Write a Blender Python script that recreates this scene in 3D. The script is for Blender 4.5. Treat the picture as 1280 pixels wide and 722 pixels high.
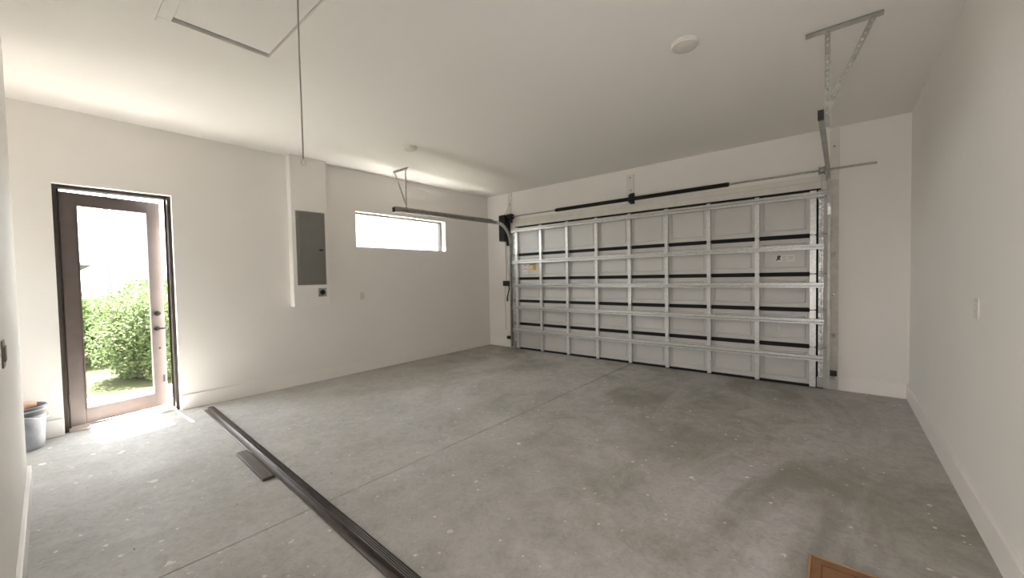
import bpy, bmesh, math, random
from mathutils import Vector, Matrix

for _o in list(bpy.data.objects):
    bpy.data.objects.remove(_o)
SC = bpy.context.scene
COL = SC.collection

# ------------------------------------------------------------------ camera
W, D, H = 6.25, 5.993, 3.092          # room: left wall x=0, right wall x=W, garage-door wall y=D
YAW, PIT, ROL, FPX = -0.6964, -0.0312, -0.0199, 485.745
cy_, sy_, cp_, sp_ = math.cos(YAW), math.sin(YAW), math.cos(PIT), math.sin(PIT)
fwd = Vector((sy_*cp_, cy_*cp_, sp_)); rgt = Vector((cy_, -sy_, 0)); up = rgt.cross(fwd)
r2 = math.cos(ROL)*rgt + math.sin(ROL)*up; u2 = -math.sin(ROL)*rgt + math.cos(ROL)*up
cam = bpy.data.cameras.new('camera'); cam.sensor_width = 36; cam.lens = FPX/1280*36; cam.clip_start = .02
camo = bpy.data.objects.new('camera', cam); COL.objects.link(camo)
camo.matrix_world = Matrix(((r2.x, u2.x, -fwd.x, 5.6401), (r2.y, u2.y, -fwd.y, 0.0),
                            (r2.z, u2.z, -fwd.z, 1.42), (0, 0, 0, 1)))
SC.camera = camo

# ------------------------------------------------------------------ sky, sun, exposure
world = bpy.data.worlds.new('sky'); SC.world = world; world.use_nodes = True
bg = world.node_tree.nodes['Background']
bg.inputs[0].default_value = (.94, .97, 1.0, 1); bg.inputs[1].default_value = .85
sun = bpy.data.lights.new('sun', 'SUN'); sun.energy = 10.5; sun.angle = math.radians(.5); sun.color = (1, .965, .93)
suno = bpy.data.objects.new('sun', sun); COL.objects.link(suno)
suno.rotation_euler = Vector((.37, .022, -1)).to_track_quat('-Z', 'Y').to_euler()
for nm, yc, zc, sx, sz in (('door_daylight_portal', .49, 1.2, .9, 2.4), ('window_daylight_portal', 3.94, 2.2, 1.8, .58)):
    a = bpy.data.lights.new(nm, 'AREA'); a.shape = 'RECTANGLE'; a.size = sz; a.size_y = sx
    a.cycles.is_portal = True
    ao = bpy.data.objects.new(nm, a); COL.objects.link(ao); ao.location = (-.24, yc, zc)
    ao.rotation_euler = Vector((1, 0, 0)).to_track_quat('-Z', 'Y').to_euler()
    ao.rotation_euler = (math.pi/2, 0, -math.pi/2)
    a.size, a.size_y = sx, sz
a = bpy.data.lights.new('recess_fill_portal', 'AREA'); a.shape = 'RECTANGLE'; a.size = .54; a.size_y = .95; a.cycles.is_portal = True  # sky light through the added recess window, fill for the left side
ao = bpy.data.objects.new('recess_fill_portal', a); COL.objects.link(ao); ao.location = (.69, -1.58, .975); ao.rotation_euler = (math.pi/2, 0, 0)
hl = bpy.data.lights.new('doorway_fill_light', 'AREA'); hl.shape = 'RECTANGLE'; hl.size = .86; hl.size_y = 1.9; hl.energy = 2.3; hl.color = (1, .96, .92)  # added fill lamp in the unseen doorway behind the camera
hlo = bpy.data.objects.new('doorway_fill_light', hl); COL.objects.link(hlo); hlo.location = (5.6, -.36, 1.05); hlo.rotation_euler = (math.pi/2, 0, 0)
SC.view_settings.view_transform = 'Standard'; SC.view_settings.look = 'None'
SC.view_settings.gamma = 1; SC.view_settings.use_curve_mapping = False
SC.view_settings.exposure = 4.1
SC.cycles.max_bounces = 16; SC.cycles.diffuse_bounces = 10; SC.cycles.transparent_max_bounces = 16
SC.cycles.caustics_reflective = False; SC.cycles.caustics_refractive = False

# ------------------------------------------------------------------ materials
def mat(name, color, rough=.6, metal=0., bump=None, vary=None, spec=None):
    """procedural principled material; bump=(scale,strength), vary=(scale,color2,detail)"""
    m = bpy.data.materials.new(name); m.use_nodes = True
    nt = m.node_tree; b = nt.nodes['Principled BSDF']
    b.inputs['Base Color'].default_value = (*color, 1); b.inputs['Roughness'].default_value = rough
    b.inputs['Metallic'].default_value = metal
    if spec is not None: b.inputs['Specular IOR Level'].default_value = spec
    tc = nt.nodes.new('ShaderNodeTexCoord')
    if vary:
        n = nt.nodes.new('ShaderNodeTexNoise'); n.inputs['Scale'].default_value = vary[0]
        n.inputs['Detail'].default_value = vary[2] if len(vary) > 2 else 4
        nt.links.new(tc.outputs['Object'], n.inputs['Vector'])
        rp = nt.nodes.new('ShaderNodeValToRGB'); rp.color_ramp.elements[0].position = .35; rp.color_ramp.elements[1].position = .68
        rp.color_ramp.elements[0].color = (*color, 1); rp.color_ramp.elements[1].color = (*vary[1], 1)
        nt.links.new(n.outputs['Fac'], rp.inputs[0]); nt.links.new(rp.outputs[0], b.inputs['Base Color'])
    if bump:
        n2 = nt.nodes.new('ShaderNodeTexNoise'); n2.inputs['Scale'].default_value = bump[0]; n2.inputs['Detail'].default_value = 3
        nt.links.new(tc.outputs['Object'], n2.inputs['Vector'])
        bp = nt.nodes.new('ShaderNodeBump'); bp.inputs['Strength'].default_value = bump[1]; bp.inputs['Distance'].default_value = .01
        nt.links.new(n2.outputs['Fac'], bp.inputs['Height']); nt.links.new(bp.outputs[0], b.inputs['Normal'])
    return m

M = {}
M['wall'] = mat('wall_paint', (.80, .775, .745), .75, bump=(60, .06), vary=(1.3, (.82, .795, .765)))
M['ceil'] = mat('ceiling_paint', (.81, .785, .755), .85, bump=(70, .08))
M['trim'] = mat('trim_paint', (.84, .815, .785), .45)
M['header'] = mat('jamb_paint', (.74, .71, .66), .6, vary=(9, (.69, .66, .61)))
M['jamb'] = mat('rough_jamb_paint', (.66, .63, .58), .65, vary=(14, (.56, .53, .48)), bump=(40, .2))
M['plate'] = mat('white_plastic', (.66, .63, .58), .35)
M['switch'] = mat('grey_switch_plastic', (.2, .19, .165), .45)
M['bronze'] = mat('bronze_metal', (.030, .023, .018), .45, .25, vary=(20, (.042, .032, .026)))
M['leaf_frame'] = mat('door_leaf_bronze', (.115, .092, .085), .5, .0, vary=(8, (.13, .104, .096)))
M['track_bronze'] = mat('bronze_aluminium', (.085, .068, .063), .28, .6, vary=(12, (.11, .09, .084)))
M['galv'] = mat('galvanised_steel', (.62, .615, .60), .36, .4, vary=(40, (.76, .755, .74), 6), bump=(30, .04))
M['galv_worn'] = mat('spangled_galvanised_steel', (.36, .36, .34), .42, .6, vary=(45, (.85, .85, .82), 8))
M['galv_dark'] = mat('dull_track_steel', (.34, .335, .31), .45, .55, vary=(16, (.44, .435, .41)))
M['steel'] = mat('door_steel_back', (.58, .565, .545), .5, .0, vary=(2.2, (.62, .605, .585)))
M['black'] = mat('black_plastic', (.008, .008, .008), .5)
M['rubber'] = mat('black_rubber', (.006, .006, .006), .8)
M['spring'] = mat('oiled_spring_steel', (.010, .009, .008), .5, .3)
M['red'] = mat('red_print', (.45, .06, .05), .5)
M['yellow'] = mat('yellow_sticker', (.72, .50, .13), .5)
M['amber'] = mat('amber_print', (.55, .34, .05), .5)
M['paper'] = mat('sticker_paper', (.74, .72, .69), .5)
M['ink'] = mat('ink_print', (.02, .018, .016), .5)
M['inkgrey'] = mat('grey_print', (.30, .29, .28), .5)
M['pinkink'] = mat('pink_print', (.55, .36, .36), .5)
M['panel'] = mat('grey_panel_enamel', (.175, .170, .155), .42, vary=(6, (.19, .185, .17)))
M['panel_edge'] = mat('grey_panel_edge', (.22, .205, .18), .4)
M['bucket'] = mat('grey_bucket_plastic', (.22, .24, .27), .45, vary=(7, (.40, .42, .45), 5))
M['rim'] = mat('dark_grey_rim', (.085, .088, .10), .4)
M['sponge'] = mat('peach_sponge', (.72, .47, .33), .9, bump=(90, .5))
M['wood'] = mat('brown_panel', (.20, .095, .042), .55, vary=(10, (.26, .125, .056)))
M['wood_edge'] = mat('pale_panel_edge', (.34, .20, .11), .6)
M['wood_line'] = mat('dark_panel_groove', (.15, .06, .022), .7)
M['cord'] = mat('grey_cord', (.28, .26, .23), .7)
M['pcord'] = mat('pale_cord', (.62, .57, .50), .6)
M['redwire'] = mat('red_wire', (.30, .10, .07), .6)
def leafy(name, c1, c2):
    m = mat(name, c1, .55, vary=(3, c2), spec=.1); nt = m.node_tree; b = nt.nodes['Principled BSDF']
    src = b.inputs['Base Color'].links[0].from_socket
    t = nt.nodes.new('ShaderNodeBsdfTranslucent'); nt.links.new(src, t.inputs[0])
    mx = nt.nodes.new('ShaderNodeMixShader'); mx.inputs[0].default_value = .45
    nt.links.new(b.outputs[0], mx.inputs[1]); nt.links.new(t.outputs[0], mx.inputs[2])
    nt.links.new(mx.outputs[0], nt.nodes['Material Output'].inputs[0]); return m
M['leaf'] = leafy('shrub_leaf', (.030, .058, .012), (.055, .085, .022))
M['leaf2'] = leafy('pale_shrub_leaf', (.055, .080, .030), (.095, .115, .055))
M['stem'] = mat('shrub_stem', (.12, .08, .05), .8)
M['lawn'] = mat('lawn_grass', (.017, .021, .0055), .9, vary=(5, (.024, .027, .009)), bump=(40, .8), spec=.1)
M['walk'] = mat('outdoor_concrete', (.32, .305, .285), .85, vary=(4, (.36, .345, .32)))
M['sill'] = mat('threshold', (.50, .43, .39), .5)
M['house'] = mat('house_stucco', (.34, .33, .31), .85)
M['roof'] = mat('roof_shingle', (.11, .11, .105), .85, vary=(12, (.14, .14, .13)))
M['pole'] = mat('pole_concrete', (.11, .11, .11), .8)
M['gap'] = mat('dark_gap', (.16, .15, .12), .9)

def glass(name, rough=.0, tint=(1, 1, 1)):
    m = bpy.data.materials.new(name); m.use_nodes = True; nt = m.node_tree
    nt.nodes.remove(nt.nodes['Principled BSDF']); out = nt.nodes['Material Output']
    t = nt.nodes.new('ShaderNodeBsdfTransparent'); t.inputs[0].default_value = (*tint, 1)
    g = nt.nodes.new('ShaderNodeBsdfGlossy'); g.inputs['Roughness'].default_value = rough
    lw = nt.nodes.new('ShaderNodeLayerWeight'); lw.inputs[0].default_value = .5      # thin-sheet Schlick reflectance
    pw = nt.nodes.new('ShaderNodeMath'); pw.operation = 'POWER'; pw.inputs[1].default_value = 5
    ma = nt.nodes.new('ShaderNodeMath'); ma.operation = 'MULTIPLY_ADD'; ma.inputs[1].default_value = .93; ma.inputs[2].default_value = .035
    nt.links.new(lw.outputs['Facing'], pw.inputs[0]); nt.links.new(pw.outputs[0], ma.inputs[0])
    mx = nt.nodes.new('ShaderNodeMixShader')
    nt.links.new(ma.outputs[0], mx.inputs[0]); nt.links.new(t.outputs[0], mx.inputs[1]); nt.links.new(g.outputs[0], mx.inputs[2])
    nt.links.new(mx.outputs[0], out.inputs[0]); return m
M['glass'] = glass('clear_glass', .0, (.97, .98, .97))

def concrete():
    m = bpy.data.materials.new('garage_concrete'); m.use_nodes = True; nt = m.node_tree; N = nt.nodes; L = nt.links
    b = N['Principled BSDF']; tc = N.new('ShaderNodeTexCoord')
    def noise(scale, det=5, dist=0., rough=.6, stretch=None):
        n = N.new('ShaderNodeTexNoise'); n.inputs['Scale'].default_value = scale; n.inputs['Detail'].default_value = det
        n.inputs['Distortion'].default_value = dist; n.inputs['Roughness'].default_value = rough
        if stretch:
            mp = N.new('ShaderNodeMapping'); mp.inputs['Scale'].default_value = stretch
            L.new(tc.outputs['Object'], mp.inputs[0]); L.new(mp.outputs[0], n.inputs['Vector'])
        else: L.new(tc.outputs['Object'], n.inputs['Vector'])
        return n.outputs['Fac']
    def ramp(f, a, b_, ca, cb):
        r = N.new('ShaderNodeValToRGB'); r.color_ramp.elements[0].position = a; r.color_ramp.elements[1].position = b_
        r.color_ramp.elements[0].color = (*ca, 1); r.color_ramp.elements[1].color = (*cb, 1); L.new(f, r.inputs[0]); return r.outputs[0]
    def mix(fac, a, b_, mode='MIX'):
        x = N.new('ShaderNodeMix'); x.data_type = 'RGBA'; x.blend_type = mode
        if isinstance(fac, float): x.inputs[0].default_value = fac
        else: L.new(fac, x.inputs[0])
        for k, v in ((6, a), (7, b_)):
            if isinstance(v, tuple): x.inputs[k].default_value = (*v, 1)
            else: L.new(v, x.inputs[k])
        return x.outputs[2]
    def math_(op, a, b_):
        x = N.new('ShaderNodeMath'); x.operation = op
        for k, v in ((0, a), (1, b_)):
            if isinstance(v, (int, float)): x.inputs[k].default_value = v
            else: L.new(v, x.inputs[k])
        return x.outputs[0]
    g = lambda v: (v, v, v)
    c = ramp(noise(.55, 4, .6), .38, .62, (.295, .28, .25), (.49, .475, .45))          # broad cloudy tone
    c = mix(ramp(noise(2.1, 8, 1.4, .7), .44, .64, g(0), g(.7)), c, (.25, .235, .19))    # olive-brown stains
    c = mix(ramp(noise(1.1, 6, .8, .62, (1, .45, 1)), .48, .62, g(0), g(.8)), c, (.54, .522, .52))  # pale dust
    c = mix(ramp(noise(11, 9, 1.0, .75), .42, .68, g(0), g(.5)), c, (.22, .208, .18))     # fine mottling
    c = mix(ramp(noise(70, 3), .4, .75, g(0), g(.2)), c, (.52, .50, .475))                # grain
    # pale dust tone that also paints in brighter light on the front-left floor
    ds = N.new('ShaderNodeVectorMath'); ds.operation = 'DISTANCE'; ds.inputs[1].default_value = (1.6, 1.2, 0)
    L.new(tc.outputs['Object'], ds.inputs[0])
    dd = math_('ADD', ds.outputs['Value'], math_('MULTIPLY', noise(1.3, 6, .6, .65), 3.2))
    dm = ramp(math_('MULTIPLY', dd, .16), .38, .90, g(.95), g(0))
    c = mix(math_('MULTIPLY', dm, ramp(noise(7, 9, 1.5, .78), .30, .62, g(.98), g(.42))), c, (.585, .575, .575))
    c = mix(ramp(noise(34, 8, .5, .8), .50, .72, g(0), g(.45)), c, (.20, .19, .17))
    c = mix(ramp(noise(23, 8, 2.0, .8), .57, .74, g(0), g(.5)), c, (.60, .59, .57))
    # plaster and paint specks
    for sc_, keep, rad in ((1.9, .50, .050), (4.2, .55, .070), (11., .70, .12)):
        dn = N.new('ShaderNodeTexNoise'); dn.inputs['Scale'].default_value = 9 * sc_; dn.inputs['Detail'].default_value = 4
        L.new(tc.outputs['Object'], dn.inputs['Vector'])
        va = N.new('ShaderNodeVectorMath'); va.operation = 'MULTIPLY_ADD'
        va.inputs[1].default_value = (.22/sc_,)*3; L.new(dn.outputs['Color'], va.inputs[0]); L.new(tc.outputs['Object'], va.inputs[2])
        v = N.new('ShaderNodeTexVoronoi'); v.inputs['Scale'].default_value = sc_; v.voronoi_dimensions = '2D'
        L.new(va.outputs[0], v.inputs['Vector'])
        sp = N.new('ShaderNodeSeparateColor'); L.new(v.outputs['Color'], sp.inputs[0])
        on = math_('GREATER_THAN', sp.outputs[0], keep)
        rd = math_('MULTIPLY', math_('MULTIPLY', sp.outputs[1], sp.outputs[1]), rad)
        hit = math_('LESS_THAN', v.outputs['Distance'], rd)
        fac = math_('MULTIPLY', math_('MULTIPLY', on, hit), math_('MULTIPLY_ADD', sp.outputs[2], .6))
        c = mix(fac, c, (.74, .72, .69))
    # a few dark scuffs
    v = N.new('ShaderNodeTexVoronoi'); v.inputs['Scale'].default_value = 1.3; v.voronoi_dimensions = '2D'
    mp = N.new('ShaderNodeMapping'); mp.inputs['Location'].default_value = (3.3, 1.7, 0); mp.inputs['Scale'].default_value = (1, 3.4, 1)
    mp.inputs['Rotation'].default_value = (0, 0, .5)
    L.new(tc.outputs['Object'], mp.inputs[0]); L.new(mp.outputs[0], v.inputs['Vector'])
    sp = N.new('ShaderNodeSeparateColor'); L.new(v.outputs['Color'], sp.inputs[0])
    f = math_('MULTIPLY', math_('GREATER_THAN', sp.outputs[0], .55), math_('LESS_THAN', v.outputs['Distance'], math_('MULTIPLY', sp.outputs[1], .018)))
    c = mix(math_('MULTIPLY', f, .7), c, (.10, .085, .06))
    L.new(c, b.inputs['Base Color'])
    rr = ramp(noise(3, 5), .3, .7, g(.52), g(.75)); L.new(rr, b.inputs['Roughness'])
    b.inputs['Specular IOR Level'].default_value = .2
    bp = N.new('ShaderNodeBump'); bp.inputs['Strength'].default_value = .12; bp.inputs['Distance'].default_value = .01
    L.new(noise(25, 5), bp.inputs['Height']); L.new(bp.outputs[0], b.inputs['Normal'])
    return m
M['concrete'] = concrete()

# ------------------------------------------------------------------ mesh builder
class MB:
    def __init__(s): s.bm = bmesh.new()
    def box(s, x0, x1, y0, y1, z0, z1, bev=0.):
        t = bmesh.new(); bmesh.ops.create_cube(t, size=1)
        for v in t.verts:
            v.co = Vector(((x0+x1)/2+v.co.x*(x1-x0), (y0+y1)/2+v.co.y*(y1-y0), (z0+z1)/2+v.co.z*(z1-z0)))
        if bev: bmesh.ops.bevel(t, geom=t.edges[:], offset=bev, segments=2, profile=.6, affect='EDGES')
        s.merge(t); return s
    def obox(s, c, ax, ay, az, hx, hy, hz):
        """oriented box: centre, three axes, half sizes"""
        vs = [s.bm.verts.new(c + ax*hx*i + ay*hy*j + az*hz*k) for i in (-1, 1) for j in (-1, 1) for k in (-1, 1)]
        for f in ((0, 1, 3, 2), (4, 6, 7, 5), (0, 4, 5, 1), (2, 3, 7, 6), (0, 2, 6, 4), (1, 5, 7, 3)):
            s.bm.faces.new([vs[i] for i in f])
        return s
    def merge(s, t):
        mp = {v: s.bm.verts.new(v.co) for v in t.verts}
        for f in t.faces:
            s.bm.faces.new([mp[v] for v in f.verts])
        t.free(); return s
    def tube(s, pts, r, n=8, cap=True):
        pts = [Vector(p) for p in pts]; rings = []; ref = None
        for i, p in enumerate(pts):
            d = (pts[min(i+1, len(pts)-1)] - pts[max(i-1, 0)]).normalized()
            if ref is None: ref = Vector((0, 0, 1)) if abs(d.z) < .9 else Vector((1, 0, 0))
            a = (ref - d*ref.dot(d)).normalized(); ref = a; b = d.cross(a)
            rr = r[i] if isinstance(r, (list, tuple)) else r
            rings.append([s.bm.verts.new(p + (a*math.cos(t)+b*math.sin(t))*rr) for t in [2*math.pi*k/n for k in range(n)]])
        for A, B in zip(rings, rings[1:]):
            for k in range(n): s.bm.faces.new((A[k], A[(k+1) % n], B[(k+1) % n], B[k]))
        if cap: s.bm.faces.new(rings[0][::-1]); s.bm.faces.new(rings[-1])
        return s
    def lathe(s, prof, c=(0, 0, 0), axis=(0, 0, 1), n=32):
        """prof = [(radius, height)...] along axis from c"""
        ax = Vector(axis).normalized(); q = Vector((0, 0, 1)).rotation_difference(ax); c = Vector(c); rings = []
        for r, h in prof:
            if r < 1e-6: rings.append([s.bm.verts.new(c + ax*h)])
            else: rings.append([s.bm.verts.new(c + q @ Vector((r*math.cos(2*math.pi*k/n), r*math.sin(2*math.pi*k/n), h))) for k in range(n)])
        for A, B in zip(rings, rings[1:]):
            for k in range(n):
                k2 = (k+1) % n
                if len(A) == 1 and len(B) == 1: continue
                if len(A) == 1: s.bm.faces.new((A[0], B[k2], B[k]))
                elif len(B) == 1: s.bm.faces.new((A[k], A[k2], B[0]))
                else: s.bm.faces.new((A[k], A[k2], B[k2], B[k]))
        return s
    def sweep(s, prof, frames, cap=True):
        """prof = [(a,b)...] closed polygon, frames = [(origin, axis a, axis b)...]"""
        rings = [[s.bm.verts.new(o + a*p[0] + b*p[1]) for p in prof] for o, a, b in frames]
        n = len(prof)
        for A, B in zip(rings, rings[1:]):
            for k in range(n): s.bm.faces.new((A[k], A[(k+1) % n], B[(k+1) % n], B[k]))
        if cap: s.bm.faces.new(rings[0][::-1]); s.bm.faces.new(rings[-1])
        return s
    def rings_y(s, x0, x1, z0, z1, steps, back):
        """plate facing -y made of nested rectangles: steps = [(inset, y)...]; sides go back to y=back"""
        def ring(i, y): return [s.bm.verts.new((a, y, b)) for a, b in ((x0+i, z0+i), (x1-i, z0+i), (x1-i, z1-i), (x0+i, z1-i))]
        rr = [ring(0, back)] + [ring(i, y) for i, y in steps]
        for A, B in zip(rr, rr[1:]):
            for k in range(4): s.bm.faces.new((A[k], A[(k+1) % 4], B[(k+1) % 4], B[k]))
        s.bm.faces.new(rr[-1]); return s
    def mesh(s, name, m, smooth=False):
        bmesh.ops.recalc_face_normals(s.bm, faces=s.bm.faces[:])
        me = bpy.data.meshes.new(name); s.bm.to_mesh(me); s.bm.free(); me.materials.append(M[m])
        if smooth:
            for p in me.polygons: p.use_smooth = True
            me.set_sharp_from_angle(angle=math.radians(35))
        return me
    def build(s, name, m, parent=None, smooth=False, loc=None, label=None):
        o = bpy.data.objects.new(name, s.mesh(name, m, smooth)); COL.objects.link(o)
        if parent: o.parent = parent
        if loc: o.location = loc
        if label: o['label'] = label
        return o

def tag(o, label, cat, group=None):
    o['label'] = label; o['category'] = cat
    if group: o['group'] = group
    return o
def thing(name, label, cat, loc=(0, 0, 0), group=None):
    o = bpy.data.objects.new(name, None); COL.objects.link(o); o.location = loc; o.empty_display_size = .1
    return tag(o, label, cat, group)
def struct(o): o['kind'] = 'structure'; return o
def inst(name, me, parent, loc):
    o = bpy.data.objects.new(name, me); COL.objects.link(o); o.parent = parent; o.location = loc; return o
def V(*a): return Vector(a)
X, Y, Z = V(1, 0, 0), V(0, 1, 0), V(0, 0, 1)

# ------------------------------------------------------------------ room shell
T = .2                                    # wall thickness
DY0, DY1, DZ = .06, .916, 2.39            # side door opening in the left wall
WY0, WY1, WZ0, WZ1 = 3.06, 4.826, 1.922, 2.472   # high window opening
BY = -.135                                # face of the near wall beside the camera
BX = 1.32                                 # its end; beyond it the garage runs back into a recess
NY = -1.35                                # back of that recess
m = MB()
m.box(-T, 0, NY-T, DY0, 0, H).box(-T, 0, DY0, DY1, DZ, H).box(-T, 0, DY1, WY0, 0, H)
m.box(-T, 0, WY0, WY1, 0, WZ0).box(-T, 0, WY0, WY1, WZ1, H).box(-T, 0, WY1, D+T, 0, H)
struct(m.build('wall_left', 'wall'))
GX0, GX1, GZ = .79, 5.47, 2.36            # garage door opening
m = MB(); m.box(0, GX0, D, D+T, 0, H).box(GX1, W, D, D+T, 0, H).box(GX0, GX1, D, D+T, GZ, H)
struct(m.build('wall_far', 'wall'))
struct(MB().box(W, W+T, BY-T, D+T, 0, H).build('wall_right', 'wall'))
PX0, PX1, PZ = 5.15, 6.05, 2.08           # unseen doorway assumed behind the camera, opened for the added fill lamp
m = MB(); m.box(BX, PX0, BY-T, BY, 0, H).box(PX1, W+T, BY-T, BY, 0, H).box(PX0, PX1, BY-T, BY, PZ, H)
struct(m.build('wall_near', 'wall'))
m = MB(); m.box(4.3, 4.5, -2.4, BY-T, 0, 2.6).box(6.7, 6.9, -2.4, BY-T, 0, 2.6).box(4.3, 6.9, -2.6, -2.4, 0, 2.6).box(4.3, 6.9, -2.6, BY-T, 2.5, 2.6)
struct(m.build('wall_hall', 'wall'))
RX0, RX1, RZ0, RZ1 = .42, .96, .50, 1.45   # unseen window added in the recess to brighten the left side
m = MB(); m.box(BX, BX+T, NY, BY-T, 0, H).box(-T, RX0, NY-T, NY, 0, H).box(RX1, BX+T, NY-T, NY, 0, H)
m.box(RX0, RX1, NY-T, NY, 0, RZ0).box(RX0, RX1, NY-T, NY, RZ1, H)
struct(m.build('wall_recess', 'wall'))

# floor: two slabs with a saw-cut joint between them
JX = 3.132
fl = bpy.data.objects.new('floor', None); COL.objects.link(fl); struct(fl)
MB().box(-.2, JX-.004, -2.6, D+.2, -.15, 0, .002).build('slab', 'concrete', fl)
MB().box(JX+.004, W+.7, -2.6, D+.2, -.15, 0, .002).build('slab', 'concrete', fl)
MB().box(JX-.004, JX+.004, NY-.2, D+.2, -.15, -.012).build('joint_filler', 'gap', fl)

# ceiling with the attic hatch opening
AX0, AX1, AY0, AY1 = 2.395, 3.79, .568, 1.118
m = MB()
m.box(-T, AX0, NY-T, D+T, H, H+.15).box(AX1, W+T, NY-T, D+T, H, H+.15)
m.box(AX0, AX1, NY-T, AY0, H, H+.15).box(AX0, AX1, AY1, D+T, H, H+.15).box(AX0, AX1, AY0, AY1, H+.10, H+.15)
struct(m.build('ceiling', 'ceil'))

# baseboards
BH, BT = .165, .02
def base(name, segs):
    m = MB()
    for x0, x1, y0, y1 in segs: m.box(x0, x1, y0, y1, 0, BH, .004)
    struct(m.build(name, 'trim'))
base('baseboard_left', [(0, BT, NY, DY0-.002), (0, BT, DY1+.004, D)])
base('baseboard_far', [(BT, .60, D-BT, D), (5.662, W-BT, D-BT, D)])
base('baseboard_right', [(W-BT, W, BY, D)])
base('baseboard_near', [(BX, PX0, BY, BY+BT), (PX1, W-BT, BY, BY+BT)])
base('baseboard_recess', [(BX-BT, BX, NY, BY+BT), (BT, BX-BT, NY, NY+BT)])

# ------------------------------------------------------------------ side door: frame + leaf standing ajar
def struct_thing(name):
    o = bpy.data.objects.new(name, None); COL.objects.link(o); return struct(o)
d1 = struct_thing('door_1')
FX0, FX1 = -.185, -.065
m = MB()
m.box(FX0, FX1, DY0, DY0+.028, .0, DZ, .003).box(FX0, FX1, DY1-.028, DY1, .0, DZ, .003).box(FX0, FX1, DY0+.028, DY1-.028, DZ-.03, DZ, .003)
m.box(FX0, -.125, DY0+.028, DY0+.045, .02, DZ-.03).box(FX0, FX0+.02, DY1-.042, DY1-.028, .02, DZ-.03)
m.build('frame', 'bronze', d1)
MB().box(-.2, -.03, DY0+.028, DY1-.028, 0, .022, .004).build('threshold', 'sill', d1)
for z in (.3, 1.2, 2.1): MB().tube([(-.115, DY0+.037, z-.05), (-.115, DY0+.037, z+.05)], .009, 10).build('hinge', 'bronze', d1)
ANG = math.radians(12.5)
leaf = bpy.data.objects.new('leaf', None); COL.objects.link(leaf); leaf.parent = d1
leaf.location = (-.122, DY0+.042, 0); leaf.rotation_euler = (0, 0, ANG)
LW, LZ0, LZ1 = .77, .03, 2.335
ST, RB, RT = .108, .145, .115
m = MB()
m.box(-.045, 0, 0, ST, LZ0, LZ1, .003).box(-.045, 0, LW-ST, LW, LZ0, LZ1, .003)
m.box(-.045, 0, ST, LW-ST, LZ0, LZ0+RB, .003).box(-.045, 0, ST, LW-ST, LZ1-RT, LZ1, .003)
gy0, gy1, gz0, gz1 = ST, LW-ST, LZ0+RB, LZ1-RT
for a in ((gy0, gy0+.012, gz0, gz1), (gy1-.012, gy1, gz0, gz1), (gy0, gy1, gz0, gz0+.012), (gy0, gy1, gz1-.012, gz1)):
    m.box(-.035, .006, a[0], a[1], a[2], a[3], .002)
m.build('leaf_frame', 'leaf_frame', leaf)
MB().box(-.026, -.020, gy0, gy1, gz0, gz1).build('pane', 'glass', leaf)
m = MB(); m.lathe([(0, .018), (.024, .016), (.028, .0)], (0, LW-.062, 1.085), (1, 0, 0), 20).box(.014, .034, LW-.085, LW-.040, 1.077, 1.093, .004)
m.build('deadbolt', 'black', leaf, True)
m = MB(); m.lathe([(0, .014), (.024, .012), (.027, .0)], (0, LW-.072, .915), (1, 0, 0), 20)
m.tube([(.01, LW-.072, .915), (.045, LW-.072, .915)], .009, 10).box(.036, .052, LW-.080, LW+.01, .906, .924, .005)
m.build('lever_handle', 'black', leaf, True)
MB().lathe([(0, .004), (.010, .004), (.012, 0)], (0, LW-.055, .69), (1, 0, 0), 12).build('keyhole', 'black', leaf)
MB().box(0, .004, LW-.034, LW-.020, .30, .38, .001).build('edge_latch', 'bronze', leaf)

# ------------------------------------------------------------------ window in the left wall
w1 = struct_thing('window_1')
m = MB(); a, b = -.19, -.105
m.box(a, b, WY0, WY0+.03, WZ0, WZ1, .003).box(a, b, WY1-.03, WY1, WZ0, WZ1, .003)
m.box(a, b, WY0+.03, WY1-.03, WZ0, WZ0+.02, .003).box(a, b, WY0+.03, WY1-.03, WZ1-.02, WZ1, .003)
m.build('window_frame', 'bronze', w1)
MB().box(-.163, -.157, WY0+.03, WY1-.03, WZ0+.02, WZ1-.02).build('pane', 'glass', w1)

w2 = struct_thing('fill_window')  # added window, out of view, lets in fill light
m = MB()
m.box(RX0, RX0+.04, NY-.16, NY-.10, RZ0, RZ1, .003).box(RX1-.04, RX1, NY-.16, NY-.10, RZ0, RZ1, .003)
m.box(RX0+.04, RX1-.04, NY-.16, NY-.10, RZ0, RZ0+.04, .003).box(RX0+.04, RX1-.04, NY-.16, NY-.10, RZ1-.04, RZ1, .003)
m.build('window_frame', 'bronze', w2)
MB().box(RX0+.04, RX1-.04, NY-.133, NY-.127, RZ0+.04, RZ1-.04).build('pane', 'glass', w2)

# ------------------------------------------------------------------ garage door surround (painted boards)
tr = struct_thing('trim_1')
MB().box(.63, 5.545, D-.018, D, 2.385, 2.487, .003).build('header_board', 'header', tr)
MB().box(.63, 5.655, D-.013, D, 2.489, 2.556, .003).build('header_board', 'header', tr)
MB().box(5.548, 5.656, D-.022, D, 0, 2.487, .003).build('jamb_board', 'jamb', tr)
MB().box(.628, .735, D-.022, D, 0, 2.383, .003).build('jamb_board', 'jamb', tr)
for bx0, bx1, bz1, bolts in ((3.062, 3.187, 3.0, ((3.133, 2.75), (3.12, 2.95))), (5.575, 5.66, H, ((5.612, 2.875),)), (.585, .67, H, ((.63, 2.86),))):
    p = MB().box(bx0, bx1, D-.016, D, 2.558, bz1, .003).build('mounting_board', 'header', tr)
    for x_, z_ in bolts:
        MB().lathe([(0, .010), (.010, .008), (.014, 0)], (x_, D-.016, z_), (0, -1, 0), 10).build('bolt_head', 'galv_dark', p)

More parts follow.
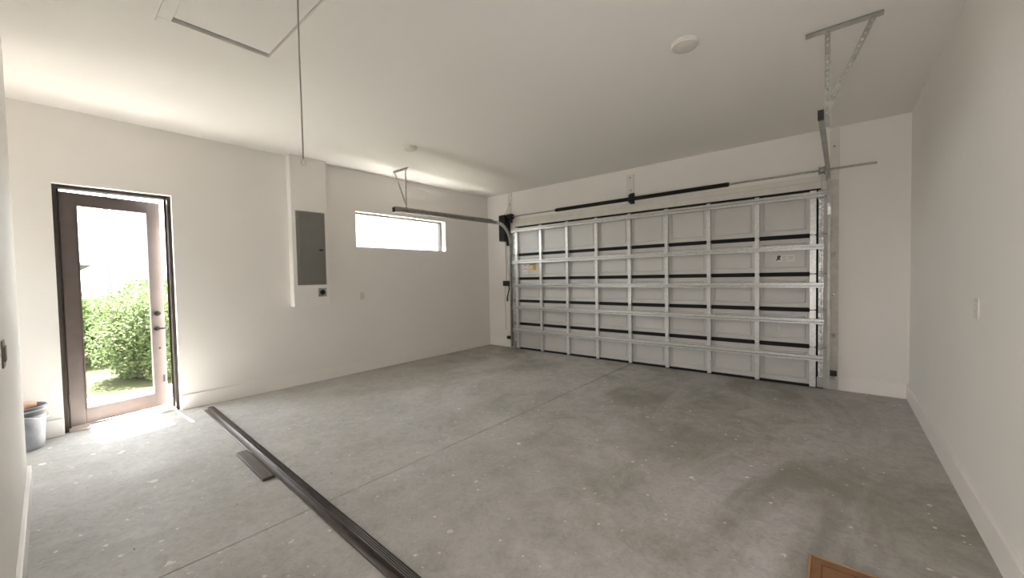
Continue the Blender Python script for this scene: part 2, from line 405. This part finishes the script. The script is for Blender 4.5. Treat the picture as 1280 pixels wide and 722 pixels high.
# ------------------------------------------------------------------ sectional garage door
gd = thing('garage_door', 'wide sectional garage door seen from inside, grey steel panels behind galvanised stiles and struts', 'garage door', (3.12, D, 0))
OX, OY = 3.12, D
def gl(v): return Vector((v[0]-OX, v[1]-OY, v[2]))
class GB(MB):                              # builds in room coordinates, stored relative to the door's base
    def mesh(s, *a, **k):
        for v in s.bm.verts: v.co = gl(v.co)
        return super().mesh(*a, **k)
SXS = [.825 + .5743*i for i in range(9)]
SZ = [.012, .502, .949, 1.386, 1.851, 2.385]
x0d, x1d = .775, 5.49
strut_prof = [(-.006, -.030), (-.066, -.030), (-.068, -.028), (-.068, -.014), (-.066, -.012), (-.010, -.011),
              (-.010, .011), (-.066, .012), (-.068, .014), (-.068, .028), (-.066, .030), (-.006, .030)]
for i in range(5):
    z0, z1 = SZ[i], SZ[i+1]
    sec = GB().box(x0d-.03, x1d+.03, D-.022, D-.004, z0, z1-.002).build('section', 'steel', gd)
    for c in range(8):
        a, b = SXS[c]+.012, SXS[c+1]-.012
        g = GB().rings_y(a, b, z0+.024, z1-.026, [(0, D-.030), (.048, D-.030), (.052, D-.0245), (.060, D-.0245), (.066, D-.032), (.082, D-.032)], D-.022)
        g.build('panel', 'steel', sec)
    for c, sx in enumerate(SXS):
        hw = .030 if c in (0, 8) else .024
        g = GB().box(sx-hw, sx+hw, D-.082, D-.078, z0+.006, z1-.008).box(sx-hw, sx-hw+.004, D-.080, D-.022, z0+.006, z1-.008).box(sx+hw-.004, sx+hw, D-.080, D-.022, z0+.006, z1-.008)
        g.build('stile', 'galv', sec)
        if i < 4:
            g = GB().box(sx-.020, sx+.020, D-.086, D-.082, z1-.055, z1+.045, .001).tube([(sx-.02, D-.088, z1-.002), (sx+.02, D-.088, z1-.002)], .008, 8)
            g.build('hinge', 'galv', sec)
    for ex, s_ in ((x0d-.028, -1), (x1d+.0, 1)):      # wide spangled end plates carrying the rollers
        e0, e1 = (ex, ex+.028)
        if s_ < 0: e0, e1 = x0d-.035, x0d-.003
        else: e0, e1 = x1d-.0195, x1d+.028
        GB().box(e0, e1, D-.058, D-.022, z0+.004, z1-.006, .001).build('end_plate', 'galv_worn', sec)
    if i < 4:
        GB().box(x0d, x1d-.03, D-.040, D-.0305, z1-.030, z1+.022).build('joint_seal', 'rubber', sec)
        for rx, sg in ((x0d-.02, -1), (x1d+.004, 1)):
            g = GB().box(rx-.024, rx+.024, D-.070, D-.058, z1-.035, z1+.035, .002)
            g.tube([(rx, D-.078, z1), (rx+sg*.075, D-.078, z1)], .006, 8)
            g.lathe([(.0, -.012), (.022, -.012), (.024, 0), (.022, .012), (0, .012)], (rx+sg*.075, D-.078, z1), (1, 0, 0), 14)
            g.build('roller_bracket', 'galv_dark', sec)
for zc in (.372, .815, 1.248, 1.706, 2.318):
    g = GB(); g.sweep([(p[0]-.072, p[1]) for p in strut_prof], [(V(x0d-.035, D, zc), Y, Z), (V(x1d+.035, D, zc), Y, Z)])
    g.build('strut', 'galv', gd)
for ea, eb in ((x0d-.003, x0d+.018), (5.4495, 5.4695)): GB().box(ea, eb, D-.036, D-.0225, .03, SZ[5]-.004).build('edge_shade_strip', 'rubber', gd)  # black strips painting the deep shade in the gaps at both door ends
GB().box(x0d, x1d, D-.046, D-.024, SZ[5]-.010, SZ[5]+.016).build('top_seal', 'rubber', gd)
GB().box(x0d-.03, x1d+.03, D-.052, D-.004, 0.001, .030, .004).build('bottom_seal', 'rubber', gd)
for rx, sg in ((x0d-.01, -1), (x1d-.0, 1)):
    g = GB().box(rx-.03, rx+.03, D-.072, D-.060, .02, .14, .002).box(rx-.012, rx+.03, D-.10, D-.072, .05, .09, .003)
    g.build('bottom_bracket', 'galv_dark', gd)
    g = GB().box(rx-.03, rx+.03, D-.072, D-.060, 2.27, 2.37, .002).tube([(rx, D-.08, 2.30), (rx+sg*.07, D-.08, 2.30)], .006, 8)
    g.build('top_bracket', 'galv_dark', gd)
# stickers on the second section from the top
ys = D-.0325
st = GB().box(5.045, 5.235, ys-.001, ys, 1.545, 1.622).build('sticker', 'paper', gd, label='white sticker with a black mark at its left and small grey print')
def prints(parent, rects):
    for n_, mm, (a, b, c, d_) in rects: GB().box(a, b, ys-.0018, ys-.001, c, d_).build(n_, mm, parent)
g = GB()
for s1 in (-1, 1): g.obox(V(5.074, ys-.0014, 1.586), V(math.cos(.9*s1), 0, math.sin(.9*s1)), Y, V(-math.sin(.9*s1), 0, math.cos(.9*s1)), .026, .0004, .007)
g.box(5.058, 5.095, ys-.0018, ys-.001, 1.605, 1.620); g.build('print', 'ink', st)
GB().box(5.050, 5.058, ys-.0018, ys-.001, 1.552, 1.585).build('print', 'red', st)
prints(st, [('print', 'inkgrey', (5.11, 5.15, 1.60, 1.607)), ('print', 'inkgrey', (5.11, 5.16, 1.578, 1.584)), ('print', 'inkgrey', (5.11, 5.16, 1.556, 1.562)),
            ('print', 'inkgrey', (5.17, 5.225, 1.60, 1.605)), ('print', 'inkgrey', (5.17, 5.225, 1.585, 1.59)), ('print', 'inkgrey', (5.17, 5.215, 1.567, 1.572))])
st = GB().box(.945, 1.055, ys-.001, ys, 1.475, 1.650).build('sticker', 'paper', gd, label='white sticker with pink print')
prints(st, [('print', 'red', (.975, 1.03, 1.622, 1.64)), ('print', 'pinkink', (.96, 1.04, 1.595, 1.605)), ('print', 'pinkink', (.955, 1.00, 1.55, 1.58)), ('print', 'pinkink', (1.01, 1.045, 1.55, 1.58)), ('print', 'inkgrey', (.955, 1.045, 1.50, 1.508))])
st = GB().box(1.115, 1.27, ys-.001, ys, 1.535, 1.668).build('sticker', 'yellow', gd, label='yellow warning sticker')
prints(st, [('print', 'amber', (1.185, 1.26, 1.56, 1.64)), ('print', 'paper', (1.125, 1.17, 1.58, 1.62)), ('print', 'ink', (1.12, 1.262, 1.650, 1.657)), ('print', 'ink', (1.18, 1.262, 1.548, 1.553))])

# ------------------------------------------------------------------ tracks
TP = [(-.014, -.026), (.014, -.026), (.014, -.018), (.010, -.018), (.010, -.022), (-.010, -.022),
      (-.010, .022), (.010, .022), (.010, .018), (.014, .018), (.014, .026), (-.014, .026)]
def track(xe, xc, sg, label):
    t = thing('garage_door_track', label, 'track', (xc, D, 0), 'steel tracks of the garage door')
    Lc = lambda x, y, z: V(x-xc, y-D, z)
    prof = [(p[0]*sg, p[1]) for p in TP]
    yv, R, zh = D-.078, .38, 2.455
    m = MB(); m.sweep(prof, [(Lc(xc, yv, .03), X, Y), (Lc(xc, yv, zh-R), X, Y)]); m.build('vertical_track', 'galv_dark', t)
    fr = []
    for k in range(13):
        th = math.pi/2*k/12
        o = Lc(xc, yv-R+R*math.cos(th), zh-R+R*math.sin(th)); n = V(0, math.cos(th), math.sin(th)); fr.append((o, X, n))
    m = MB(); m.sweep(prof, fr); m.build('curved_track', 'galv', t)
    m = MB(); m.sweep(prof, [(Lc(xc, yv-R, zh), X, Z), (Lc(xe, 3.28, zh-.02), X, Z)])
    m.build('horizontal_track', 'galv_dark', t)
    # stiffening angle on top of the level run, with a dark end stop
    an = [(0, 0), (.030*sg, 0), (.030*sg, .003), (.003*sg, .003), (.003*sg, .030), (0, .030)]
    m = MB(); m.sweep(an, [(Lc(xc-.014*sg, yv-R-.1, zh+.024), X, Z), (Lc(xe-.014*sg, 3.30, zh+.006), X, Z)]); m.build('stiffening_angle', 'galv_dark', t)
    MB().box(xe-xc-.016, xe-xc+.016, 3.272-D, 3.30-D, zh-.052, zh+.012, .003).build('end_stop', 'black', t)
    # jamb brackets and the flag bracket at the bend
    for zb in (.12, .62, 1.10, 1.58):
        b0, b1 = sorted((xc+sg*-.014, xc-sg*.062))
        m = MB().box(b0-xc, b1-xc, -.030, -.022, zb, zb+.055, .001)
        b0, b1 = sorted((xc-sg*.014, xc-sg*.018))
        m.box(b0-xc, b1-xc, -.085, -.024, zb, zb+.055, .001)
        m.lathe([(0, .010), (.008, .008), (.012, 0)], (-sg*.042, -.030, zb+.028), (0, -1, 0), 8)
        m.build('jamb_bracket', 'galv_dark', t)
    b0, b1 = sorted((xc-sg*.016, xc-sg*.020))
    m = MB().box(b0-xc, b1-xc, -.17, -.022, 2.03, 2.30, .001).build('flag_bracket', 'black' if sg > 0 else 'galv', t)
    return t
track(.672, .672, 1, 'galvanised steel door track on the left jamb, running back below the high window')
track(5.555, 5.568, -1, 'galvanised steel door track on the right jamb, running back under the large hanger')

# track hangers of punched steel strip
def strip(mb, p, q, wdir, w=.032, th=.003, pitch=.038):
    """punched strip from p to q: two rails and the rungs between square holes"""
    p, q = V(*p), V(*q); d = (q-p); Ln = d.length; d.normalize(); wd = (wdir - d*wdir.dot(d)).normalized(); nn = d.cross(wd)
    rail = w*.30
    for s_ in (-1, 1): mb.obox((p+q)/2 + wd*s_*(w/2-rail/2), d, wd, nn, Ln/2, rail/2, th/2)
    n = int(Ln/pitch)
    for k in range(n+1): mb.obox(p + d*min(Ln, pitch*(k+.35)), d, wd, nn, pitch*.27, w/2-rail*.9, th/2*.98)
def hanger(xv, xo, xi, label):
    """xv = strut, xo = far end of the ceiling angle, xi = its other end"""
    yb = 3.53
    t = thing('track_hanger', label, 'hanger', (xv, yb, H), 'hangers holding the door tracks from the ceiling')
    a, b = sorted((xo, xi))
    m = MB().box(a-xv, b-xv, -.018, -.015, -.036, -.001).box(a-xv, b-xv, -.018, .018, -.004, -.001); m.build('ceiling_angle', 'galv_dark', t)
    m = MB(); strip(m, (0, -.020, -.01), (0, -.020, -.675), X); m.build('strut', 'galv_dark', t)
    m = MB(); strip(m, (xo-xv+(.045 if xo < xv else -.045), -.024, -.02), (0, -.024, -.56), X); m.build('brace', 'galv_dark', t)
    bo = xo-xv+(.045 if xo < xv else -.045)
    for c in ((0, -.024, -.022), (bo, -.024, -.022), (0, -.026, -.55), (0, -.022, -.65)):
        MB().lathe([(0, .010), (.007, .009), (.009, 0)], c, (0, -1, 0), 8).build('bolt', 'galv_dark', t)
hanger(.668, .345, .706, 'small-looking punched steel hanger from the ceiling near the high window')
hanger(5.585, 5.866, 5.462, 'large punched steel hanger on the ceiling at the upper right near the right wall')

# ------------------------------------------------------------------ torsion shaft and springs
ZS, YS = 2.598, D-.095
ts = thing('torsion_spring_shaft', 'long thin steel shaft with two black torsion springs above the garage door', 'spring shaft', (3.16, YS, ZS))
Ls = lambda x, y=0, z=0: (x-3.16, y, z)
MB().tube([Ls(.66), Ls(5.975)], .0125, 12).build('shaft', 'galv_dark', ts, True)
def spring(xa, xb):
    n = int((xb-xa)/.0115); prof = [(.014, 0)]
    for k in range(n): prof += [(.027, k*.0115+.001), (.0305, k*.0115+.0057), (.027, k*.0115+.0105)]
    prof += [(.014, n*.0115)]
    return MB().lathe(prof, Ls(xa), (1, 0, 0), 14)
spring(1.79, 3.135).build('torsion_spring', 'spring', ts, True)
spring(3.19, 4.50).build('torsion_spring', 'spring', ts, True)
m = MB().lathe([(.0, -.05), (.030, -.05), (.036, -.03), (.036, .04), (.030, .05), (0, .05)], Ls(3.163), (1, 0, 0), 14)
m.box(-.028, .034, -.012, .012, -.06, .075, .004).box(-.03, .036, .05, .078, -.07, .10, .004).box(-.01, .012, .0, .07, -.03, .03, .003)
m.build('center_bracket', 'black', ts, True)
for xa in (1.79, 4.50):
    MB().lathe([(0, -.03), (.024, -.03), (.030, 0), (.024, .03), (0, .03)], Ls(xa), (1, 0, 0), 14).build('winding_cone', 'spring', ts, True)
for xa, s_ in ((.735, 1), (5.50, -1)):
    MB().lathe([(.0, -.03), (.048, -.03), (.050, -.024), (.038, -.018), (.038, .018), (.052, .026), (.052, .032), (0, .032)], Ls(xa), (1, 0, 0), 20).build('cable_drum', 'galv_dark' if s_ < 0 else 'black', ts, True)
    MB().box(xa-3.16-s_*.045-.004, xa-3.16-s_*.045+.004, -.04, .078, -.11, .06, .003).build('bearing_plate', 'galv_dark' if s_ < 0 else 'black', ts)
for xa in (.735, 5.50):
    MB().tube([Ls(xa, -.042, 0), Ls(xa, -.01, -2.5)], .0022, 6).build('lift_cable', 'galv_dark', ts)

# ------------------------------------------------------------------ wall-mounted opener with its wiring
op = thing('garage_door_opener', 'black wall-mounted garage door opener unit in the corner left of the garage door', 'door opener', (.56, D, 2.36))
MB().box(-.065, .085, -.215, -.022, -.235, .275, .018).build('housing', 'black', op, True)
MB().box(-.050, .070, -.223, -.213, -.215, .10, .006).build('cover', 'rubber', op, True)
m = MB().lathe([(0, -.09), (.055, -.09), (.062, -.07), (.062, .03), (.045, .05), (0, .05)], (.15, -.095, .238), (1, 0, 0), 18)
m.build('shaft_collar', 'black', op, True)
MB().box(-.035, .045, -.17, -.06, .272, .292, .006).build('power_inlet', 'pcord', op)
MB().tube([(.0, -.12, .29), (-.005, -.06, .33), (.02, -.035, .40), (.05, -.03, .47), (.035, -.025, .55), (.045, -.02, .62), (.03, -.012, .70)], .006, 8).build('power_cord', 'pcord', op, True)
MB().tube([(.085, -.02, .27), (.088, -.018, .42), (.086, -.016, .60)], .004, 6).build('lead', 'cord', op, True)
cb = thing('control_box', 'small black control box on the far wall below the opener', 'control box', (.53, D, 1.29))
MB().box(-.095, .100, -.055, -.001, -.052, .052, .008).build('housing', 'black', cb, True)
MB().tube([(.045, -.03, -.05), (.05, -.028, -.12), (.01, -.025, -.22), (-.012, -.022, -.27), (-.012, -.022, -.36)], [.010, .010, .010, .012, .016], 8).build('dangling_cord', 'black', cb, True)
w = MB().tube([(.500, D-.02, 2.13), (.497, D-.014, 1.9), (.505, D-.014, 1.6), (.500, D-.02, 1.345)], .005, 6).build('wire', 'redwire', None, True)
tag(w, 'thin red wire running down from the opener to the small black control box', 'wire')
w = MB().tube([(.545, D-.02, 2.13), (.55, D-.014, 1.95), (.538, D-.014, 1.7), (.555, D-.014, 1.5), (.55, D-.02, 1.345)], .004, 6).build('wire', 'pcord', None, True)
tag(w, 'thin pale wire beside the red one between opener and control box', 'wire')
w = MB().tube([(.465, D-.02, 1.232), (.45, D-.010, .9), (.468, D-.010, .6), (.455, D-.010, .34)], .0035, 6).build('wire', 'cord', None, True)
tag(w, 'thin grey wire hanging down the far wall below the control box', 'wire')
def eye(xw, sg, label):
    t = thing('safety_sensor', label, 'sensor', (xw, D, .205), 'safety sensors low beside the garage door')
    MB().box(-.05, .035, -.10, -.04, -.03, .03, .008).build('housing', 'black', t, True)
    MB().box(-.012, .012, -.045, -.0225, -.022, .022, .002).build('bracket', 'galv_dark', t)
    MB().lathe([(0, .006), (.010, .005), (.012, 0)], (sg*.040, -.07, 0), (sg, 0, 0), 10).build('lens', 'rubber', t)
eye(.60, 1, 'small black safety sensor low on the left side of the garage door')
eye(5.612, -1, 'small black safety sensor low on the right side of the garage door')

# ------------------------------------------------------------------ left wall: chase, breaker panel, sockets
ch = struct(MB().box(0, .12, 2.098, 2.573, 1.075, H, .004).build('trim_2', 'trim'))
bp_ = thing('breaker_panel', 'tall grey electrical panel with a closed door on the boxed-out part of the left wall', 'electrical panel', (.12, 2.336, 1.365))
m = MB().box(0, .012, -.19, .19, 0, .995, .003); m.build('cover', 'panel_edge', bp_)
dr = MB().box(.012, .020, -.150, .172, .03, .965, .003).build('door', 'panel', bp_)
MB().box(.020, .026, .098, .152, .466, .490, .002).build('latch', 'black', dr)
for z in (.06, .50, .94): MB().tube([(.014, -.155, z-.025), (.014, -.155, z+.025)], .005, 8).build('hinge', 'panel_edge', bp_)
for z in (.015, .98):
    for y in (-.165, .165): MB().lathe([(0, .003), (.006, .002), (.007, 0)], (.012, y, z), (1, 0, 0), 8).build('screw', 'galv_dark', bp_)
dv = thing('range_outlet', 'square grey steel plate with a round black socket below the electrical panel', 'outlet', (.12, 2.468, 1.258))
MB().box(0, .006, -.056, .056, -.058, .058, .003).build('cover_plate', 'galv_dark', dv)
m = MB().lathe([(0, .004), (.026, .004), (.034, .010), (.036, .0)], (.006, 0, 0), (1, 0, 0), 24); m.build('socket', 'black', dv, True)
def outlet(name, label, cat, loc, nx, m_='plate'):
    t = thing(name, label, cat, loc)
    a, b = sorted((0, nx*.006))
    MB().box(a, b, -.037, .037, -.058, .058, .002).build('cover_plate', m_, t)
    for z in (-.02, .02):
        a, b = sorted((nx*.006, nx*.009))
        s_ = MB().box(a, b, -.017, .017, z-.014, z+.014, .003).build('receptacle', m_, t)
        for y in (-.006, .006):
            a, b = sorted((nx*.0088, nx*.0094)); MB().box(a, b, y-.0012, y+.0012, z-.004, z+.005).build('slot', 'ink', s_)
    return t
outlet('wall_outlet', 'white outlet on the left wall under the high window', 'outlet', (0, 3.125, 1.172), 1)
outlet('wall_outlet', 'white outlet on the right wall', 'outlet', (W, 3.36, 1.19), -1)
sw = thing('light_switch', 'grey light switch on the near wall at the left edge of the picture', 'switch', (2.86, BY, 1.13))
MB().box(-.058, .058, 0, .006, -.058, .058, .002).build('cover_plate', 'switch', sw)
for x in (-.024, .024): MB().box(x-.016, x+.016, .006, .011, -.033, .033, .002).build('rocker', 'switch', sw)

# ------------------------------------------------------------------ ceiling: hatch, lights
ah = thing('attic_hatch', 'white pull-down attic hatch with a plain trim frame in the ceiling', 'attic hatch', (3.09, .843, H))
hx, hy = AX0-3.09, AX1-3.09
MB().box(AX0+.030-3.09, AX1-.006-3.09, AY0+.006-.843, AY1-.006-.843, .004, .022, .002).build('door_panel', 'ceil', ah)
MB().box(AX0-3.09, AX1-3.09, AY0-.843, AY1-.843, .060, .064).build('frame_void', 'gap', ah)
for nm, a in (('trim', (AX0-3.09-.07, AX0-3.09, AY0-.843-.07, AY1-.843+.07)), ('trim', (AX1-3.09, AX1-3.09+.07, AY0-.843-.07, AY1-.843+.07)),
              ('trim', (AX0-3.09, AX1-3.09, AY0-.843-.07, AY0-.843)), ('trim', (AX0-3.09, AX1-3.09, AY1-.843, AY1-.843+.07))):
    MB().box(a[0], a[1], a[2], a[3], -.012, -.0005, .003).build(nm, 'ceil', ah)
MB().tube([(AX0+.015-3.09, AY0-.843+.02, .012), (AX0+.015-3.09, AY1-.843-.02, .012)], .006, 8).build('hinge', 'galv_dark', ah)
pc = thing('pull_cord', 'thin grey pull cord hanging from the attic hatch with a small knob at its end', 'pull cord', (3.62, .8325, H))
MB().tube([(0, 0, .004), (.003, .001, -.2), (-.002, 0, -.55), (.002, 0, -.8), (0, 0, -1.075)], .0035, 6).build('cord', 'cord', pc, True)
MB().lathe([(0, .012), (.006, .012), (.012, .006), (.014, -.004), (.010, -.016), (0, -.018)], (0, 0, -1.085), (0, 0, 1), 14).build('knob', 'pcord', pc, True)
def disc(x, y, r, label):
    t = thing('ceiling_light', label, 'ceiling light', (x, y, H), 'round ceiling lights')
    MB().lathe([(0, 0), (r, 0), (r, -.022), (r-.006, -.030), (r-.016, -.031)], (0, 0, 0), (0, 0, 1), 40).build('ring', 'plate', t, True)
    MB().lathe([(r-.014, -.028), (r-.03, -.033), (r*.5, -.038), (0, -.040)], (0, 0, 0), (0, 0, 1), 40).build('diffuser', 'plate', t, True)
disc(4.785, 3.035, .093, 'larger-looking round white ceiling light near the right end of the garage ceiling')
disc(1.465, 3.03, .085, 'smaller-looking round white ceiling light above the high window side')

# ------------------------------------------------------------------ things on the floor
# long ribbed bronze threshold profile
def profile_bar(length, ribs=True):
    pr = [(-.046, 0), (-.046, .007), (-.044, .009), (-.012, .009), (-.010, .031), (-.008, .033)]
    y = -.008
    while y < .034:
        pr += [(y, .033), (y+.0055, .033), (y+.0065, .026), (y+.0100, .026)]; y += .0110
    pr += [(.037, .033), (.041, .030), (.046, .004), (.046, 0)]
    return pr
tb = thing('threshold_track', 'long dark bronze ribbed metal track lying across the concrete floor', 'metal track', (2.62, 1.062, 0))
tb.rotation_euler = (0, 0, -.0225)
L2 = 2.37
m = MB(); m.sweep(profile_bar(L2), [(V(-L2, 0, .001), Y, Z), (V(L2, 0, .001), Y, Z)]); m.build('rail', 'track_bronze', tb)
for xx in (-2.2, -1.5, 1.5, 2.2): MB().lathe([(0, .002), (.004, .001), (.005, 0)], (xx, -.030, .0085), (0, 0, 1), 8).build('screw_hole', 'black', tb)
tb2 = thing('track_offcut', 'short dark metal strip lying beside the long bronze track', 'metal strip', (2.19, .984, 0))
tb2.rotation_euler = (0, 0, -.0225)
m = MB(); m.sweep([(-.044, 0.0), (-.044, .017), (-.041, .020), (.031, .020), (.034, .017), (.034, 0)], [(V(-.33, 0, .001), Y, Z), (V(.33, 0, .001), Y, Z)])
m.build('strip', 'track_bronze', tb2)
m = MB()
for k in range(7): m.box(-.32, .32, -.034+k*.009, -.031+k*.009, .020, .0225)
m.build('rib', 'track_bronze', tb2)

# bucket with a sponge on its rim
bk = thing('bucket', 'grey plastic bucket standing in the corner left of the glass door', 'bucket', (.205, -.190, 0))
MB().lathe([(0, .004), (.122, .0), (.130, .004), (.146, .30), (.152, .302), (.152, .312), (.147, .314), (.148, .335), (.155, .337), (.155, .350), (.148, .352),
            (.149, .366), (.154, .372), (.150, .376), (.143, .372), (.141, .30), (.126, .012), (0, .010)], n=40).build('body', 'bucket', bk, True)
MB().lathe([(.1495, .300), (.1545, .302), (.1545, .368), (.1500, .374)], n=40).build('rim_band', 'rim', bk, True)
m = MB(); m.tube([(.159*math.cos(a), .159*math.sin(a), .342-.10*math.sin((a+math.pi*.1)/(math.pi*1.0)*math.pi)*.8) for a in [math.pi*(-.1+k/16) for k in range(17)]], .003, 6)
m.build('bail_handle', 'galv', bk, True)
for a in (-.1, .9): MB().lathe([(0, .012), (.012, .010), (.014, 0)], (.148*math.cos(math.pi*a), .148*math.sin(math.pi*a), .342), (math.cos(math.pi*a), math.sin(math.pi*a), 0), 10).build('handle_ear', 'bucket', bk)
sp_o = MB().box(-.095, .075, -.055, .055, 0, .045, .014).build('sponge', 'sponge', None, True, loc=(.225, -.205, .3765))
sp_o.rotation_euler = (0, 0, .75)
sp_o.scale = (1.6, .85, 1)
tag(sp_o, 'peach coloured block lying across the rim of the grey bucket', 'sponge')

# brown panel at the bottom edge of the picture
cbx = thing('brown_panel', 'orange-brown wooden panel with a pale edge lying on the floor at the bottom right', 'wooden panel', (5.80, 2.13, 0))
x0, x1, y0, y1 = -.26, .34, -.42, .235
MB().box(x0+.012, x1, y0, y1-.006, 0, .026, .003).build('board', 'wood', cbx)
m = MB().box(x0, x0+.012, y0, y1, 0, .030, .002); m.box(x0+.012, x1, y1-.006, y1, 0, .029, .002); m.build('edge_strip', 'wood_edge', cbx)
m = MB()
a, b, c, d_ = x0+.050, x1-.05, y0+.05, y1-.055
m.box(a, a+.006, c, d_, .0262, .0275).box(a, b, d_-.006, d_, .0262, .0275).box(b-.006, b, c, d_, .0262, .0275).box(a, b, c, c+.006, .0262, .0275)
m.build('groove_line', 'wood_line', cbx)

struct(MB().box(-.625, -.2, -.5, 1.5, 3.227, 3.33, .01).build('sun_cut_canopy', 'trim'))          # unseen canopy added over the side door to cut off the sun patch
struct(MB().box(-.218, -.2, WY0-.08, WY1+.08, WZ1+.003, WZ1+.06, .006).build('sun_cut_ledge', 'trim'))   # unseen ledge added over the high window to stop sun reaching the floor
# ------------------------------------------------------------------ outdoors, seen through the door and window
struct(MB().box(-60, -1.75, -40, 40, -.25, -.06).build('lawn', 'lawn'))
struct(MB().box(-1.75, -.2, -12, 14, -.25, -.03, .004).build('walkway', 'walk'))
random.seed(7)
def shrub(name, label, c, rx, ry, h, n, m_, seed, size=.06):
    rnd = random.Random(seed); t = thing(name, label, 'shrub', (c[0], c[1], -.06), 'shrubs behind the glass door')
    me_v, me_f = [], []
    lobes = [(rnd.uniform(-.45, .45)*rx, rnd.uniform(-.45, .45)*ry, rnd.uniform(.12, .70)*h, rnd.uniform(.42, .62)) for _ in range(12)]
    lobes.append((0, 0, .4*h, .8))
    for k in range(n):
        lx, ly, lz, lr = rnd.choice(lobes)
        d = V(rnd.gauss(0, 1), rnd.gauss(0, 1), rnd.gauss(0, 1)).normalized() * (rnd.random()**.35)
        p = V(lx+d.x*rx*lr, ly+d.y*ry*lr, lz+d.z*h*.40*lr*1.3)
        p.z = max(.03, p.z)
        a = V(rnd.gauss(0, 1), rnd.gauss(0, 1), rnd.gauss(0, .6)-.2).normalized(); b = a.cross(V(rnd.gauss(0, 1), rnd.gauss(0, 1), rnd.gauss(0, 1))).normalized()
        s = size*rnd.uniform(.6, 1.3); i0 = len(me_v)
        me_v += [p-a*s*.5, p+b*s*.28, p+a*s*.6, p-b*s*.28]; me_f.append((i0, i0+1, i0+2, i0+3))
    me = bpy.data.meshes.new('foliage'); me.from_pydata([tuple(v) for v in me_v], [], me_f); me.materials.append(M[m_])
    f = bpy.data.objects.new('foliage', me); COL.objects.link(f); f.parent = t; f['kind'] = 'stuff'
    m = MB()
    for lx, ly, lz, lr in lobes: m.tube([(lx*.08, ly*.08, 0), (lx*.5, ly*.5, lz*.5), (lx, ly, lz)], [.018, .012, .005], 6)
    m.build('stem', 'stem', t)
    return t
shrub('leafy_shrub', 'large pale green shrub filling the middle of the door glass', (-2.85, .93), .80, .62, 1.58, 24000, 'leaf2', 1, .045)
shrub('leafy_shrub', 'darker green shrub behind on the left of the door glass', (-5.3, .38), .9, .80, 1.62, 14000, 'leaf', 2, .05)
shrub('leafy_shrub', 'green shrub seen in the gap beside the open door edge', (-5.6, 2.0), 1.0, .8, 1.5, 7000, 'leaf', 3)
shrub('leafy_shrub', 'farther green shrub behind the large pale one', (-9.5, 1.9), 1.4, 1.1, 2.0, 8000, 'leaf', 4, .08)
hs = thing('house', 'pale neighbouring house with a grey hip roof far beyond the shrubs', 'house', (-24, -5.5, -.10))
MB().box(-5, 5, -6, 6.2, 0, 2.55, .01).build('wall', 'house', hs)
m = MB(); bm = m.bm
vv = [bm.verts.new(p) for p in ((-5.6, -6.6, 2.5), (5.6, -6.6, 2.5), (5.6, 6.75, 2.5), (-5.6, 6.75, 2.5), (0, -2, 4.4), (0, 2.0, 4.4), (-5.6, -6.6, 2.35), (5.6, -6.6, 2.35), (5.6, 6.75, 2.35), (-5.6, 6.75, 2.35))]
for f in ((0, 1, 4), (1, 2, 5, 4), (2, 3, 5), (3, 0, 4, 5), (0, 6, 7, 1), (1, 7, 8, 2), (2, 8, 9, 3), (3, 9, 6, 0), (6, 9, 8, 7)): bm.faces.new([vv[i] for i in f])
m.build('roof', 'roof', hs)
for y in (-3.5, 1.5, 4.2): MB().box(5.0, 5.03, y-.6, y+.6, .95, 2.05, .01).build('window', 'panel', hs)
pl = thing('utility_pole', 'slim pale pole rising behind the shrubs against the white sky', 'pole', (-14.2, 1.43, -.06))
MB().tube([(0, 0, 0), (0, 0, 4.5), (0, 0, 9.0)], [.085, .07, .055], 12).build('shaft', 'pole', pl, True)
MB().box(-.05, .05, -.9, .9, 8.3, 8.42, .01).build('crossarm', 'pole', pl)
